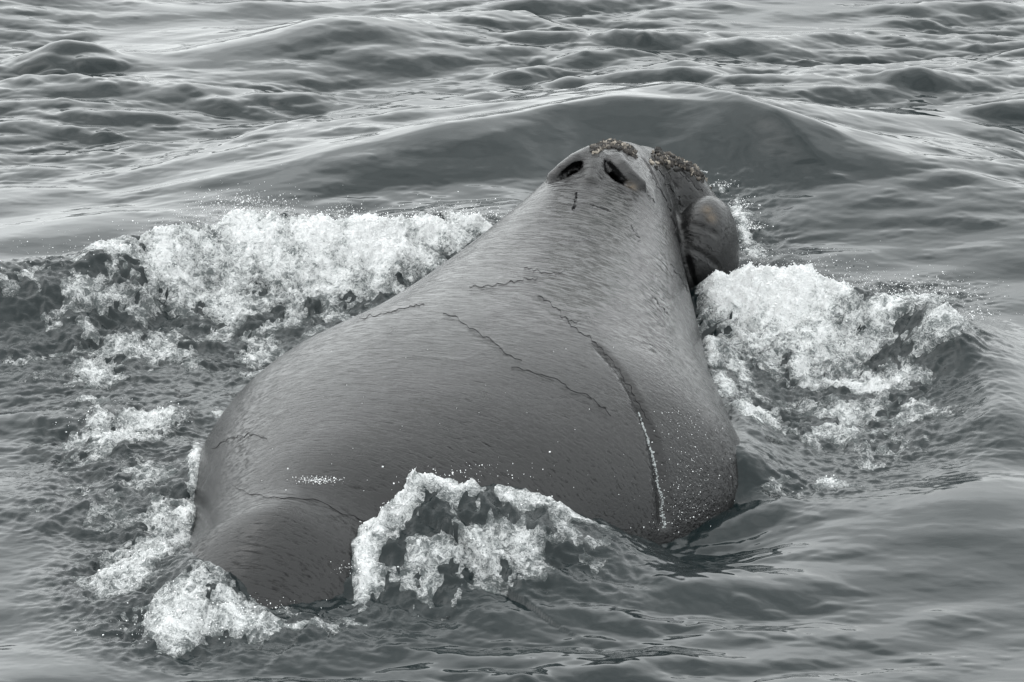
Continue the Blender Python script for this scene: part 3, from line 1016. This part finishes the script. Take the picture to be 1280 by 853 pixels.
EMIT = [  # px, py, spread across (m), height (m), droplets
    (310, 262, .16, .16, 420), (285, 270, .2, .10, 260), (345, 275, .2, .08, 220), (430, 270, .06, .10, 120), (400, 280, .25, .06, 220), (470, 282, .25, .06, 200), (560, 275, .22, .10, 360), (600, 276, .16, .08, 260),
    (240, 290, .2, .08, 200), (130, 316, .4, .05, 160), (890, 345, .10, .16, 300), (930, 335, .2, .10, 260), (990, 335, .25, .10, 320), (1050, 358, .2, .07, 200), (1120, 366, .25, .10, 320), (1170, 372, .2, .12, 360), (1210, 400, .12, .10, 260),
    (925, 262, .05, .10, 200), (938, 290, .06, .10, 240), (905, 236, .05, .05, 120), (935, 325, .07, .10, 160), (480, 605, .2, .06, 160), (560, 600, .25, .05, 160), (780, 655, .2, .06, 200), (150, 530, .25, .08, 200),
    (225, 790, .25, .07, 220), (300, 770, .2, .06, 160), (445, 715, .08, .05, 120)]
pp, pr_ = [], []
for (ex, ey, sp, hg, n) in EMIT:
    a, b, z = hit_sea(ex, ey)
    n = int(n * 0.9)
    k = rng.exponential(0.45, n)
    pp.append(np.stack([a + rng.normal(0, sp, n), b + rng.normal(0, sp * 0.5, n), z + 0.02 + hg * k * 0.6], -1))
    pr_.append(np.clip(rng.lognormal(-6.4, 0.55, n), 0.0009, 0.0042))
v, f_ = beads(np.concatenate(pp), np.concatenate(pr_), 0, 0.2)
link('spray', mesh_from('spray', v, f_), M_drop, kind='stuff', label='fine white spray drops thrown up over the breaking foam')

# drops and a thin patch of foam left on the back, and the trickle running down the fold
n = 45
P, ok = body_hit(rng.uniform(280, 800, n), rng.uniform(420, 640, n), cuts=True)
P2, ok2 = body_hit(397 + rng.normal(0, 14, 240), 600 + rng.normal(0, 2.2, 240), cuts=True)
P3, ok3 = body_hit(rng.normal(858, 22, 300), rng.uniform(510, 655, 300), cuts=True)
P3 = P3 + 0 * P3
P = np.concatenate([P[ok], P2[ok2], P3[ok3]])
r = np.clip(rng.lognormal(-6.6, 0.4, len(P)), 0.0008, 0.0032)
wp = np.stack([O[0] + P[:, 0] * Dh[0] + P[:, 1] * Rh[0], O[1] + P[:, 0] * Dh[1] + P[:, 1] * Rh[1], P[:, 2]], -1)
v, f_ = beads(wp, r, 0, 0.2)
link('water_drops', mesh_from('water_drops', v, f_), M_drop, kind='stuff', label='scattered white water drops lying on the back of the whale')

M_trick, t, p = material('trickling_water')
p.inputs['Base Color'].default_value = (0.34, 0.36, 0.36, 1)
p.inputs['Roughness'].default_value = 0.2
n = 300
q = rng.uniform(0, 1, n)
tx = np.interp(q, [0, .2, .45, .75, 1], [797, 808, 818, 826, 830]); ty = 515 + 145 * q
P, ok = body_hit(tx + 2.5 * perlin(q * 6, q * 0) + rng.normal(0, 1.1, n) * (0.3 + q), ty, cuts=True)
P = P[ok]
wp = np.stack([O[0] + P[:, 0] * Dh[0] + P[:, 1] * Rh[0], O[1] + P[:, 0] * Dh[1] + P[:, 1] * Rh[1], P[:, 2]], -1)
v, f_ = beads(wp, rng.uniform(0.002, 0.0065, len(P)) * (0.7 + 0.6 * np.abs(perlin(P[:, 2] * 14, P[:, 2] * 0))), 1, 0.3)
link('water_trickle', mesh_from('water_trickle', v, f_), M_trick, kind='stuff', label='thin white trickle of water running down the fold in the right flank')
print('done', time.time() - T0)
